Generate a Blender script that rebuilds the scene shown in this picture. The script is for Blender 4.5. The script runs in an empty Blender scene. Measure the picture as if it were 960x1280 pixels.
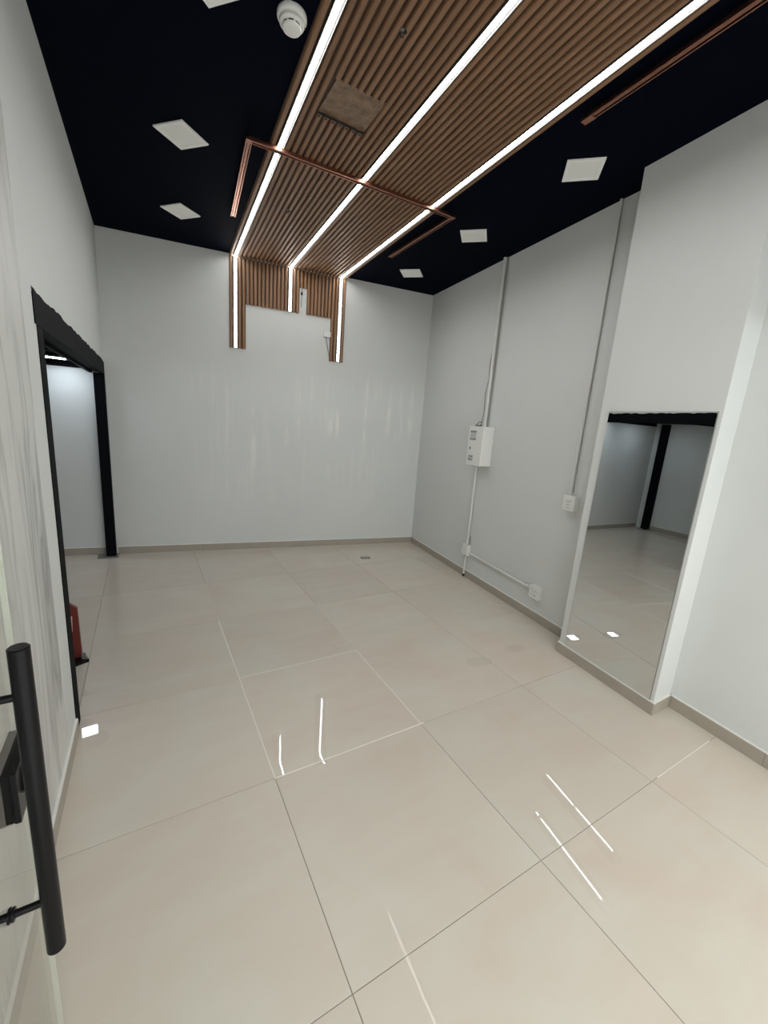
import bpy, bmesh, math, random
from mathutils import Matrix, Vector
random.seed(7)
scene = bpy.context.scene
COL = scene.collection

# ------------------------------------------------------------------ camera
F, YAW, PITCH, ROLL, CAMH = 508.127, 0.5403, 0.2120, 0.0743, 1.585
_w = Vector((math.sin(YAW)*math.cos(PITCH), math.cos(YAW)*math.cos(PITCH), -math.sin(PITCH)))
_r = Vector((math.cos(YAW), -math.sin(YAW), 0)); _u = _r.cross(_w)
_r2 = _r*math.cos(ROLL)+_u*math.sin(ROLL); _u2 = -_r*math.sin(ROLL)+_u*math.cos(ROLL)
cam_d = bpy.data.cameras.new('camera'); cam = bpy.data.objects.new('camera', cam_d); COL.objects.link(cam)
cam_d.sensor_fit = 'HORIZONTAL'; cam_d.sensor_width = 36; cam_d.lens = F/960*36
cam_d.clip_start = 0.02
M = Matrix((( _r2.x, _u2.x, -_w.x, 0), (_r2.y, _u2.y, -_w.y, 0), (_r2.z, _u2.z, -_w.z, CAMH), (0, 0, 0, 1)))
cam.matrix_world = M
scene.camera = cam
scene.view_settings.view_transform = 'Standard'; scene.view_settings.look = 'None'
scene.view_settings.gamma = 1; scene.view_settings.use_curve_mapping = False
scene.view_settings.exposure = 0.0

# ------------------------------------------------------------------ light level
WORLD = (0.82, 0.82, 0.78); WORLD_S = 2.5      # the lit arcade in front of the open shop door
LED_S = 35.0                                    # led strips
ROOM_LAMP_S = 30.0                              # the two lit square lamps in the side room
w = bpy.data.worlds.new('world'); scene.world = w; w.use_nodes = True
bg = w.node_tree.nodes['Background']; bg.inputs[0].default_value = (*WORLD, 1); bg.inputs[1].default_value = WORLD_S

al = bpy.data.lights.new('arcade_lamp', 'AREA'); al.shape = 'RECTANGLE'; al.size = 1.6; al.size_y = .25; al.energy = 60; al.color = (.93, .97, 1.0)
ao = bpy.data.objects.new('arcade_lamp', al); COL.objects.link(ao); ao.location = (.9, -4.2, 2.50); ao.rotation_euler = (math.radians(86), 0, 0)   # faces the shop front (+y)
ao['label'] = 'lamp in the arcade behind the camera'; ao['category'] = 'lamp'

# ------------------------------------------------------------------ room geometry (metres)
H = 3.188                                       # ceiling
D, AB = 5.026, -0.1612                          # back wall  y = D + AB x
XR, AR = 2.641, 0.1206                          # right wall x = XR + AR y
XC, AC = 2.445, 0.1198                          # column face
XL, AL = -0.373, 0.0127                         # left wall
YF = -0.30                                      # open shop front
HR = 1.962                                      # side room ceiling
GX, GY, T = 0.443, 2.314, 0.80                  # floor tile grid
def meet(X, a): y = (D+AB*X)/(1-AB*a); return X+a*y, y
CR = meet(XR, AR); CL = meet(XL, AL)
_n = math.hypot(1, AB)
def Fback(x, z=0, o=0):     # frame on back wall: +x right along wall, +y out into room, z up
    ex = Vector((1, AB, 0))/_n; ey = Vector((AB, -1, 0))/_n
    p = Vector((x, D+AB*x, z))+ey*o
    return fr(ex, ey, p)
def fr(ex, ey, p, ez=None):
    ez = ez or Vector((0, 0, 1))
    return Matrix(((ex[0], ey[0], ez[0], p[0]), (ex[1], ey[1], ez[1], p[1]), (ex[2], ey[2], ez[2], p[2]), (0, 0, 0, 1)))
def Fright(y, z=0, o=0, X=None, a=None):         # +x toward the room front (-y), +y out into room
    X = XR if X is None else X; a = AR if a is None else a
    n = math.hypot(1, a); ex = Vector((-a, -1, 0))/n; ey = Vector((-1, a, 0))/n
    return fr(ex, ey, Vector((X+a*y, y, z))+ey*o)

# ------------------------------------------------------------------ materials
def new_mat(name):
    m = bpy.data.materials.new(name); m.use_nodes = True
    nt = m.node_tree; b = nt.nodes['Principled BSDF']; return m, nt, b
def plain(name, col, rough=0.5, metal=0.0, spec=0.5, bump=0.0, bscale=60, vary=0.0, vscale=6):
    m, nt, b = new_mat(name)
    b.inputs['Base Color'].default_value = (*col, 1); b.inputs['Roughness'].default_value = rough
    b.inputs['Metallic'].default_value = metal; b.inputs['Specular IOR Level'].default_value = spec
    tc = nt.nodes.new('ShaderNodeNewGeometry')
    if vary or True:
        n = nt.nodes.new('ShaderNodeTexNoise'); n.inputs['Scale'].default_value = vscale; n.inputs['Detail'].default_value = 4
        nt.links.new(tc.outputs['Position'], n.inputs['Vector'])
        v = max(vary, 0.02)
        mx = nt.nodes.new('ShaderNodeMix'); mx.data_type = 'RGBA'
        mx.inputs['A'].default_value = (*[c*(1-v) for c in col], 1); mx.inputs['B'].default_value = (*[min(1, c*(1+v)) for c in col], 1)
        nt.links.new(n.outputs['Fac'], mx.inputs['Factor']); nt.links.new(mx.outputs['Result'], b.inputs['Base Color'])
    if bump:
        n2 = nt.nodes.new('ShaderNodeTexNoise'); n2.inputs['Scale'].default_value = bscale; n2.inputs['Detail'].default_value = 3
        nt.links.new(tc.outputs['Position'], n2.inputs['Vector'])
        bp = nt.nodes.new('ShaderNodeBump'); bp.inputs['Strength'].default_value = bump; bp.inputs['Distance'].default_value = 0.01
        nt.links.new(n2.outputs['Fac'], bp.inputs['Height']); nt.links.new(bp.outputs['Normal'], b.inputs['Normal'])
    return m
def emit(name, col, s):
    m, nt, b = new_mat(name); b.inputs['Base Color'].default_value = (.8, .8, .8, 1)
    b.inputs['Emission Color'].default_value = (*col, 1); b.inputs['Emission Strength'].default_value = s
    return m
def N(nt, t, **kw):
    n = nt.nodes.new(t)
    for k, v in kw.items():
        if k in n.inputs: n.inputs[k].default_value = v
        else: setattr(n, k, v)
    return n
def ramp(nt, src, stops):
    r = nt.nodes.new('ShaderNodeValToRGB'); e = r.color_ramp.elements
    e[0].position, e[0].color = stops[0][0], (*[stops[0][1]]*3, 1); e[1].position, e[1].color = stops[1][0], (*[stops[1][1]]*3, 1)
    for p, c in stops[2:]:
        k = e.new(p); k.color = (c, c, c, 1)
    nt.links.new(src, r.inputs[0]); return r.outputs[0]
def mixc(nt, fac, a, b):
    mx = nt.nodes.new('ShaderNodeMix'); mx.data_type = 'RGBA'
    for s, v in (('A', a), ('B', b)):
        if isinstance(v, tuple): mx.inputs[s].default_value = (*v, 1)
        else: nt.links.new(v, mx.inputs[s])
    if isinstance(fac, float): mx.inputs['Factor'].default_value = fac
    else: nt.links.new(fac, mx.inputs['Factor'])
    return mx.outputs['Result']
def math_(nt, op, a, b=None):
    n = nt.nodes.new('ShaderNodeMath'); n.operation = op
    for i, v in enumerate((a, b)):
        if v is None: continue
        if isinstance(v, (int, float)): n.inputs[i].default_value = v
        else: nt.links.new(v, n.inputs[i])
    return n.outputs[0]

WALLC = (0.635, 0.655, 0.645)
def wall_mat(name, streaks=False):
    m, nt, b = new_mat(name)
    g = N(nt, 'ShaderNodeNewGeometry')
    n1 = N(nt, 'ShaderNodeTexNoise', Scale=1.1, Detail=4.0, Roughness=.6); nt.links.new(g.outputs['Position'], n1.inputs['Vector'])
    col = mixc(nt, ramp(nt, n1.outputs['Fac'], [(.3, 0), (.7, 1)]), tuple(c*.965 for c in WALLC), tuple(c*1.02 for c in WALLC))
    if streaks:                                   # dried water runs down the paint
        mp = N(nt, 'ShaderNodeMapping'); mp.inputs['Scale'].default_value = (17, 17, .9); nt.links.new(g.outputs['Position'], mp.inputs['Vector'])
        n2 = N(nt, 'ShaderNodeTexNoise', Scale=1.0, Detail=3.0, Roughness=.55); nt.links.new(mp.outputs[0], n2.inputs['Vector'])
        s = ramp(nt, n2.outputs['Fac'], [(.50, 0), (.68, 1)])
        sx = N(nt, 'ShaderNodeSeparateXYZ'); nt.links.new(g.outputs['Position'], sx.inputs[0])
        mz = N(nt, 'ShaderNodeMapRange'); nt.links.new(sx.outputs[2], mz.inputs[0])
        mz.inputs[1].default_value = .45; mz.inputs[2].default_value = 1.3
        mz2 = N(nt, 'ShaderNodeMapRange'); nt.links.new(sx.outputs[2], mz2.inputs[0])
        mz2.inputs[1].default_value = 2.25; mz2.inputs[2].default_value = 1.9
        mxx = N(nt, 'ShaderNodeMapRange'); nt.links.new(sx.outputs[0], mxx.inputs[0]); mxx.inputs[1].default_value = .2; mxx.inputs[2].default_value = .9
        mask = math_(nt, 'MULTIPLY', math_(nt, 'MULTIPLY', mz.outputs[0], mz2.outputs[0]), math_(nt, 'MULTIPLY', s, mxx.outputs[0]))
        n5 = N(nt, 'ShaderNodeTexNoise', Scale=2.6, Detail=3.0); nt.links.new(g.outputs['Position'], n5.inputs['Vector'])
        mask = math_(nt, 'MULTIPLY', mask, ramp(nt, n5.outputs['Fac'], [(.40, .0), (.58, 1)]))
        col = mixc(nt, math_(nt, 'MULTIPLY', mask, .65), col, (0.80, 0.80, 0.77))
    nt.links.new(col, b.inputs['Base Color']); b.inputs['Roughness'].default_value = .55; b.inputs['Specular IOR Level'].default_value = .35
    n3 = N(nt, 'ShaderNodeTexNoise', Scale=90.0, Detail=2.0); nt.links.new(g.outputs['Position'], n3.inputs['Vector'])
    bp = N(nt, 'ShaderNodeBump', Strength=.06, Distance=.01); nt.links.new(n3.outputs['Fac'], bp.inputs['Height']); nt.links.new(bp.outputs[0], b.inputs['Normal'])
    return m
M_WALL = wall_mat('wall_paint'); M_WALLS = wall_mat('wall_paint_streaked', True)

def marble_mat():
    m, nt, b = new_mat('veined_marble'); g = N(nt, 'ShaderNodeNewGeometry')
    mp = N(nt, 'ShaderNodeMapping'); mp.inputs['Scale'].default_value = (4.2, 4.2, .50); mp.inputs['Rotation'].default_value = (0.12, 0, 0)
    nt.links.new(g.outputs['Position'], mp.inputs['Vector'])
    n = N(nt, 'ShaderNodeTexNoise', Scale=1.5, Detail=7.0, Roughness=.55, Distortion=.6); nt.links.new(mp.outputs[0], n.inputs['Vector'])
    v = ramp(nt, n.outputs['Fac'], [(.44, 0), (.50, 1), (.515, .55), (.58, 0)])
    n2 = N(nt, 'ShaderNodeTexNoise', Scale=.8, Detail=3.0); nt.links.new(mp.outputs[0], n2.inputs['Vector'])
    c = mixc(nt, math_(nt, 'MULTIPLY', v, math_(nt, 'MULTIPLY', ramp(nt, n2.outputs['Fac'], [(.40, .35), (.62, 1)]), .9)), (0.60, 0.605, 0.585), (0.25, 0.255, 0.255))
    nt.links.new(c, b.inputs['Base Color']); b.inputs['Roughness'].default_value = .33
    return m
M_MARBLE = marble_mat()

# shiny coat spots added only where strip and lamp reflections should show: (x, y, radius x, radius y)
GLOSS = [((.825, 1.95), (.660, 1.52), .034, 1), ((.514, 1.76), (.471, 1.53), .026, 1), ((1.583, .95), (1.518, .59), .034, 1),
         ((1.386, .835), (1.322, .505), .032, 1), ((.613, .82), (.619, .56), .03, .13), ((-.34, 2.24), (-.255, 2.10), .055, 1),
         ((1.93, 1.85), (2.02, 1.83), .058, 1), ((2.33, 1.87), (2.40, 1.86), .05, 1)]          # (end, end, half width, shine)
def tile_mat():
    m, nt, b = new_mat('floor_porcelain'); g = N(nt, 'ShaderNodeNewGeometry'); oi = N(nt, 'ShaderNodeObjectInfo')
    off = N(nt, 'ShaderNodeVectorMath', operation='SCALE'); off.inputs[0].default_value = (7, 13, 0); nt.links.new(oi.outputs['Random'], off.inputs['Scale'])
    ad = N(nt, 'ShaderNodeVectorMath', operation='ADD'); nt.links.new(g.outputs['Position'], ad.inputs[0]); nt.links.new(off.outputs[0], ad.inputs[1])
    n = N(nt, 'ShaderNodeTexNoise', Scale=1.7, Detail=5.0, Roughness=.55, Distortion=.7); nt.links.new(ad.outputs[0], n.inputs['Vector'])
    mp = N(nt, 'ShaderNodeMapping'); mp.inputs['Scale'].default_value = (1.5, 7, 1); mp.inputs['Rotation'].default_value = (0, 0, .5)
    nt.links.new(ad.outputs[0], mp.inputs['Vector'])
    n2 = N(nt, 'ShaderNodeTexNoise', Scale=1.2, Detail=5.0, Roughness=.6); nt.links.new(mp.outputs[0], n2.inputs['Vector'])
    c = mixc(nt, ramp(nt, n.outputs['Fac'], [(.32, 0), (.68, 1)]), (0.590, 0.505, 0.430), (0.600, 0.570, 0.495))
    c = mixc(nt, ramp(nt, n2.outputs['Fac'], [(.45, 0), (.75, .35)]), c, (0.66, 0.625, 0.555))
    hs = N(nt, 'ShaderNodeHueSaturation'); nt.links.new(c, hs.inputs['Color'])
    nt.links.new(math_(nt, 'ADD', math_(nt, 'MULTIPLY', oi.outputs['Random'], .06), .97), hs.inputs['Value'])
    nt.links.new(hs.outputs[0], b.inputs['Base Color'])
    sx = N(nt, 'ShaderNodeSeparateXYZ'); nt.links.new(g.outputs['Position'], sx.inputs[0])
    far = N(nt, 'ShaderNodeMapRange'); nt.links.new(sx.outputs[1], far.inputs[0])     # worn satin by the door, polished further in
    far.inputs[1].default_value = 1.9; far.inputs[2].default_value = 3.2; far.inputs[3].default_value = .36; far.inputs[4].default_value = .17
    nt.links.new(far.outputs[0], b.inputs['Roughness']); mask = None
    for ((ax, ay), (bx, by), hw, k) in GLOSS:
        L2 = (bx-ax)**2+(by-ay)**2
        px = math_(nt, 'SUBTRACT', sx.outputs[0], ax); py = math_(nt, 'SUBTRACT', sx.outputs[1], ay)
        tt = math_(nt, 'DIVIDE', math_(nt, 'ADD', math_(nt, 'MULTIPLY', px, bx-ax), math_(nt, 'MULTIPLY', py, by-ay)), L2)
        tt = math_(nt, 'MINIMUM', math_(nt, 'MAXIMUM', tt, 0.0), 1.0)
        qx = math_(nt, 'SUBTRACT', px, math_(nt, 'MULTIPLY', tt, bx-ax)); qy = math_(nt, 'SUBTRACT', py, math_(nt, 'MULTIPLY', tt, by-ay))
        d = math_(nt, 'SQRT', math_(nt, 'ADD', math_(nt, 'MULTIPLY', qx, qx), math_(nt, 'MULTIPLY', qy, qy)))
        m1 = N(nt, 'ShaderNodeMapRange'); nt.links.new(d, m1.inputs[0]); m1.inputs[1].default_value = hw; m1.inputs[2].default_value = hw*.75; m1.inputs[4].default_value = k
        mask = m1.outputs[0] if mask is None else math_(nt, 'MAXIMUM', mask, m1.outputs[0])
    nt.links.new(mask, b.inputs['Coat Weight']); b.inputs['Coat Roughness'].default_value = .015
    nb = N(nt, 'ShaderNodeTexNoise', Scale=9.0, Detail=1.0); nt.links.new(g.outputs['Position'], nb.inputs['Vector'])
    bp = N(nt, 'ShaderNodeBump', Strength=.035, Distance=.01); nt.links.new(nb.outputs['Fac'], bp.inputs['Height']); nt.links.new(bp.outputs[0], b.inputs['Normal'])
    b.inputs['IOR'].default_value = 1.52
    return m
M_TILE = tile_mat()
M_SKIRT = plain('skirting_porcelain', (0.36, 0.325, 0.275), .4, vary=.10, vscale=9)
M_CAP = plain('white_caulk', (0.78, 0.78, 0.75), .6)
M_GROUT = plain('grey_grout', (0.25, 0.23, 0.20), .8, vary=.3, vscale=5)
M_GROUTW = plain('white_grout', (0.80, 0.77, 0.70), .7, vary=.1, vscale=12)
M_BLACKCEIL = plain('black_ceiling_paint', (0.0016, 0.0026, 0.0070), .7, vary=.2, vscale=2, spec=.02, bump=.05, bscale=40)
M_BLACK = plain('black_steel_paint', (0.0035, 0.004, 0.006), .6, bump=.05, bscale=90, spec=.04)
M_BLACKM = plain('satin_black_metal', (0.005, 0.005, 0.006), .28, spec=.15)
M_WHITEP = plain('white_plastic', (0.74, 0.745, 0.72), .4)
M_WHITEP2 = plain('white_conduit_paint', (0.68, 0.68, 0.655), .5, vary=.05)
M_PANELF = plain('lamp_frame_white', (0.86, 0.86, 0.84), .5)
M_PANEL = plain('lamp_diffuser_off', (0.82, 0.82, 0.79), .4)
M_GREYC = plain('grey_cable', (0.27, 0.27, 0.265), .6)
M_DARK = plain('dark_cavity', (0.012, 0.010, 0.009), .8)
M_PRINT = plain('dark_print', (0.10, 0.10, 0.11), .6)
M_STICK = plain('grey_sticker', (0.50, 0.51, 0.50), .5)
M_SLOT = plain('socket_slots', (0.36, 0.36, 0.35), .6)
M_RED = plain('red_sheet_metal', (0.12, 0.014, 0.009), .45, vary=.15)
M_LABEL = plain('pale_label', (0.56, 0.44, 0.38), .6, vary=.2, vscale=40)
M_STEEL = plain('dull_steel', (0.30, 0.30, 0.29), .4, metal=.6)
M_LIP = plain('grey_anodised_lip', (0.075, 0.075, 0.075), .6, spec=.2)
M_DSTEEL = plain('dark_steel', (0.06, 0.06, 0.055), .5)
M_ALU = plain('grey_aluminium', (0.13, 0.128, 0.122), .5)
M_LED = emit('led_diffuser_lit', (1.0, .995, .975), LED_S)
M_LAMP = emit('side_room_lamp_lit', (.80, .90, 1.0), ROOM_LAMP_S)
def copper_mat():
    m, nt, b = new_mat('brushed_copper'); b.inputs['Metallic'].default_value = 1; b.inputs['Roughness'].default_value = .32
    g = N(nt, 'ShaderNodeNewGeometry'); n = N(nt, 'ShaderNodeTexNoise', Scale=30.0, Detail=3.0); nt.links.new(g.outputs['Position'], n.inputs['Vector'])
    nt.links.new(mixc(nt, n.outputs['Fac'], (0.30, 0.135, 0.090), (0.42, 0.20, 0.135)), b.inputs['Base Color']); return m
M_COPPER = copper_mat()
def wood_mat(name, horiz=True, k=1.0):
    m, nt, b = new_mat(name); g = N(nt, 'ShaderNodeNewGeometry'); oi = N(nt, 'ShaderNodeObjectInfo')
    mp = N(nt, 'ShaderNodeMapping'); mp.inputs['Scale'].default_value = (60, 2.5, 60) if horiz else (60, 60, 2.5); nt.links.new(g.outputs['Position'], mp.inputs['Vector'])
    n = N(nt, 'ShaderNodeTexNoise', Scale=1.0, Detail=4.0); nt.links.new(mp.outputs[0], n.inputs['Vector'])
    c = mixc(nt, ramp(nt, n.outputs['Fac'], [(.3, 0), (.7, 1)]), tuple(x*k for x in (0.190, 0.104, 0.056)), tuple(x*k for x in (0.262, 0.150, 0.087)))
    hs = N(nt, 'ShaderNodeHueSaturation'); nt.links.new(c, hs.inputs['Color'])
    nt.links.new(math_(nt, 'ADD', math_(nt, 'MULTIPLY', oi.outputs['Random'], .12), .94), hs.inputs['Value'])
    nt.links.new(hs.outputs[0], b.inputs['Base Color']); b.inputs['Roughness'].default_value = .5; b.inputs['Specular IOR Level'].default_value = .3; return m
M_WOODC = wood_mat('slat_wood_ceiling'); M_WOODW = wood_mat('slat_wood_wall', False, 1.25)
M_WOODB = plain('slat_backing', (0.055, 0.028, 0.014), .7)
M_CRUMP = plain('torn_backing', (0.17, 0.105, 0.06), .5, bump=1.0, bscale=22, vary=.75, vscale=22)
def mirror_mat():
    m, nt, b = new_mat('mirror_silver'); b.inputs['Metallic'].default_value = 1; b.inputs['Roughness'].default_value = .004
    b.inputs['Base Color'].default_value = (.80, .825, .82, 1); return m
M_MIRROR = mirror_mat()
def glass_mat():
    m, nt, b = new_mat('green_tinted_glass'); out = nt.nodes['Material Output']; nt.nodes.remove(b)
    tr = N(nt, 'ShaderNodeBsdfTransparent'); tr.inputs[0].default_value = (.955, .965, .95, 1)
    gl = N(nt, 'ShaderNodeBsdfGlossy'); gl.inputs['Roughness'].default_value = .01
    lw = N(nt, 'ShaderNodeLayerWeight', Blend=.5); fz = N(nt, 'ShaderNodeMapRange'); nt.links.new(math_(nt, 'POWER', lw.outputs['Facing'], 5.0), fz.inputs[0]); fz.inputs[3].default_value = .04; fz.inputs[4].default_value = .9; mx = N(nt, 'ShaderNodeMixShader')
    nt.links.new(fz.outputs[0], mx.inputs[0]); nt.links.new(tr.outputs[0], mx.inputs[1]); nt.links.new(gl.outputs[0], mx.inputs[2])
    nt.links.new(mx.outputs[0], out.inputs[0]); return m
M_GLASS = glass_mat(); M_GEDGE = plain('ground_glass_edge', (0.74, 0.76, 0.69), .4, spec=.3)

# ------------------------------------------------------------------ builders
def obj(name, bm, mat, parent=None, smooth=False):
    bmesh.ops.recalc_face_normals(bm, faces=bm.faces)
    me = bpy.data.meshes.new(name); bm.to_mesh(me); bm.free()
    me.materials.append(mat)
    if smooth:
        for p in me.polygons: p.use_smooth = True
        try: me.set_sharp_from_angle(angle=math.radians(40))
        except Exception: pass
    o = bpy.data.objects.new(name, me); COL.objects.link(o)
    if parent is not None: o.parent = parent
    return o
def thing(name, label, cat, mtx=None, group=None):
    o = bpy.data.objects.new(name, None); o.empty_display_size = .05; COL.objects.link(o)
    if mtx is not None: o.matrix_world = mtx
    tag(o, label, cat, group); return o
def tag(o, label, cat, group=None, kind=None):
    o['label'] = label; o['category'] = cat
    if group: o['group'] = group
    if kind: o['kind'] = kind
    return o
def struct(o, label, cat): return tag(o, label, cat, kind='structure')
def box(bm, x0, x1, y0, y1, z0, z1, bev=0.0):
    r = bmesh.ops.create_cube(bm, size=1)
    vs = r['verts']
    for v in vs:
        v.co = Vector((x0+(v.co.x+.5)*(x1-x0), y0+(v.co.y+.5)*(y1-y0), z0+(v.co.z+.5)*(z1-z0)))
    if bev:
        es = list({e for v in vs for e in v.link_edges})
        bmesh.ops.bevel(bm, geom=es, offset=bev, segments=2, affect='EDGES', profile=.6)
    return vs
def prism(bm, pts, z0, z1):                       # vertical prism over a plan polygon
    a = [bm.verts.new((x, y, z0)) for x, y in pts]; b = [bm.verts.new((x, y, z1)) for x, y in pts]
    n = len(pts); bm.faces.new(a[::-1]); bm.faces.new(b)
    for i in range(n): bm.faces.new((a[i], a[(i+1) % n], b[(i+1) % n], b[i]))
def sweep(bm, A, B):                              # solid between two matching loops of points
    a = [bm.verts.new(p) for p in A]; b = [bm.verts.new(p) for p in B]; n = len(A)
    bm.faces.new(a[::-1]); bm.faces.new(b)
    for i in range(n): bm.faces.new((a[i], a[(i+1) % n], b[(i+1) % n], b[i]))
def cyl(bm, p0, p1, r, seg=24, r2=None, bev=0):
    p0, p1 = Vector(p0), Vector(p1); d = p1-p0
    q = d.to_track_quat('Z', 'Y').to_matrix().to_4x4(); q.translation = (p0+p1)/2
    r_ = bmesh.ops.create_cone(bm, cap_ends=True, segments=seg, radius1=r, radius2=r if r2 is None else r2, depth=d.length, matrix=q)
    if bev:
        es = [e for e in {e for v in r_['verts'] for e in v.link_edges} if len(e.link_faces) == 2 and any(len(f.verts) > 4 for f in e.link_faces)]
        bmesh.ops.bevel(bm, geom=es, offset=bev, segments=3, affect='EDGES')
def tube(bm, pts, r, seg=10):
    pts = [Vector(p) for p in pts]; rings = []
    for i, p in enumerate(pts):
        t = (pts[min(i+1, len(pts)-1)]-pts[max(i-1, 0)]).normalized()
        a = t.cross(Vector((0.3, 0.2, 1)) if abs(t.z) < .9 else Vector((1, .1, 0))).normalized(); b = t.cross(a)
        rings.append([bm.verts.new(p+(a*math.cos(2*math.pi*k/seg)+b*math.sin(2*math.pi*k/seg))*r) for k in range(seg)])
    for i in range(len(rings)-1):
        for k in range(seg): bm.faces.new((rings[i][k], rings[i][(k+1) % seg], rings[i+1][(k+1) % seg], rings[i+1][k]))
    bm.faces.new(rings[0][::-1]); bm.faces.new(rings[-1])
def lathe(bm, prof, seg=40):                      # prof: (r, z) from axis to axis
    rings = [[bm.verts.new((r*math.cos(2*math.pi*k/seg), r*math.sin(2*math.pi*k/seg), z)) for k in range(seg)] for r, z in prof]
    for i in range(len(rings)-1):
        for k in range(seg): bm.faces.new((rings[i][k], rings[i][(k+1) % seg], rings[i+1][(k+1) % seg], rings[i+1][k]))
    bm.faces.new(rings[0]); bm.faces.new(rings[-1])
def clip(poly, a, b, c):                          # keep a x + b y <= c
    out = []
    for i in range(len(poly)):
        p, q = poly[i], poly[(i+1) % len(poly)]
        dp, dq = a*p[0]+b*p[1]-c, a*q[0]+b*q[1]-c
        if dp <= 0: out.append(p)
        if dp*dq < 0:
            t = dp/(dp-dq); out.append((p[0]+t*(q[0]-p[0]), p[1]+t*(q[1]-p[1])))
    return out
NB = bmesh.new
def T3(x, y, z=0, rz=0): return Matrix.Translation((x, y, z)) @ Matrix.Rotation(rz, 4, 'Z')

# ------------------------------------------------------------------ setting: side room plan
SX0, SAX, SY = -2.20, 0.25, 5.38                 # side room left wall  x = SX0 + SAX (y - SY)
YS = 1.2                                          # near end of the side room
def sx(y): return SX0+SAX*(y-SY)
# floor slab + tiles
fl_poly = [(sx(YF)-.1, YF), (XR+AR*YF+.1, YF), (CR[0]+.12, CR[1]), (sx(SY)-.1, D+AB*(sx(SY)-.1)+.0)]
bm = NB(); prism(bm, [(sx(YF)-.1, YF), (XR+AR*YF+.1, YF), (CR[0]+.12, CR[1]+.1), (sx(SY)-.1, D+AB*(sx(SY)-.1)+.1)], -.12, -.0018)
floor = struct(obj('floor', bm, M_GROUT), 'greige polished porcelain tile floor', 'floor')
cache = {}
def in_room(poly):
    poly = clip(poly, -AB, 1, D+.0)               # back wall
    poly = clip(poly, 1, -AR, XR) if poly else poly
    poly = clip(poly, 0, -1, -YF) if poly else poly
    poly = clip(poly, -1, SAX, -SX0+SAX*SY) if poly else poly
    return poly
g = .0013
for i in range(-6, 5):
    for j in range(-4, 5):
        x0, y0 = GX+T*i, GY+T*j
        full = [(x0+g, y0+g), (x0+T-g, y0+g), (x0+T-g, y0+T-g), (x0+g, y0+T-g)]
        pc = in_room(full)
        if len(pc) < 3: continue
        area = abs(sum(pc[k][0]*pc[(k+1) % len(pc)][1]-pc[(k+1) % len(pc)][0]*pc[k][1] for k in range(len(pc))))/2
        if area < .002: continue
        if x0+T < XL-.1 and y0+T < YS: continue
        if abs(area-(T-2*g)**2) < 1e-5 and 'tile' in cache:
            o = bpy.data.objects.new('tile', cache['tile']); COL.objects.link(o); o.parent = floor
        else:
            cx, cy = x0+T/2, y0+T/2; b2 = NB()
            prism(b2, [(x-cx, y-cy) for x, y in pc], -.008, 0)
            es = [e for e in b2.edges if all(abs(v.co.z) < 1e-6 for v in e.verts)]
            bmesh.ops.bevel(b2, geom=es, offset=.0006, segments=1, affect='EDGES')
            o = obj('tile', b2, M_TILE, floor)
            if abs(area-(T-2*g)**2) < 1e-5: cache['tile'] = o.data
        o.location = (x0+T/2, y0+T/2, random.uniform(-.0003, 0))
        o.rotation_euler = (random.uniform(-.0005, .0005), random.uniform(-.0005, .0005), 0)
# joints that are filled flush with pale grout
def joint(x0, y0, x1, y1, wd=.0036, mat=M_GROUTW):
    b2 = NB()
    if abs(x1-x0) > abs(y1-y0): box(b2, x0, x1, y0-wd/2, y0+wd/2, -.0015, .0002)
    else: box(b2, x0-wd/2, x0+wd/2, y0, y1, -.0015, .0002)
    obj('grout_joint', b2, mat, floor)
M_GROUTM = plain('beige_grout', (0.60, 0.57, 0.50), .7, vary=.15, vscale=12)
joint(GX, GY-T, GX+T+.02, GY-T, .006); joint(GX, GY-T, GX, GY+T, .0048); joint(GX, GY, GX+T, GY, .0046)
joint(GX+T, GY-T, GX+T, GY, .0050, M_GROUTW); joint(GX+T, GY, GX+2.3, GY, .0042, M_GROUTM); joint(GX+T, GY, GX+T, GY+T, .0036, M_GROUTM)
joint(GX, GY+T, GX, GY+2*T, .003, M_GROUTM); joint(GX, GY+T, GX+T, GY+T, .003, M_GROUTM)
joint(GX+2*T+.05, GY-2*T, GX+2*T+.6, GY-2*T, .0042)

# back wall (runs on behind the side room)
xe = sx(SY)-.1
bm = NB()
prism(bm, [(XL-.12, D+AB*(XL-.12)), (CR[0]+.12, D+AB*(CR[0]+.12)), (CR[0]+.12, D+AB*(CR[0]+.12)+.12), (XL-.12, D+AB*(XL-.12)+.12)], 0, H)
prism(bm, [(xe, D+AB*xe), (XL-.12, D+AB*(XL-.12)), (XL-.12, D+AB*(XL-.12)+.12), (xe, D+AB*xe+.12)], 0, HR+.1)
wall_back = struct(obj('wall_back', bm, M_WALLS), 'light grey back wall with dried water runs below the slats', 'wall')
# right wall
bm = NB(); prism(bm, [(XR+AR*YF, YF), (CR[0], CR[1]), (CR[0]+.12, CR[1]), (XR+AR*YF+.12, YF)], 0, H)
wall_right = struct(obj('wall_right', bm, M_WALL), 'light grey right wall carrying the surface conduits', 'wall')
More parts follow.
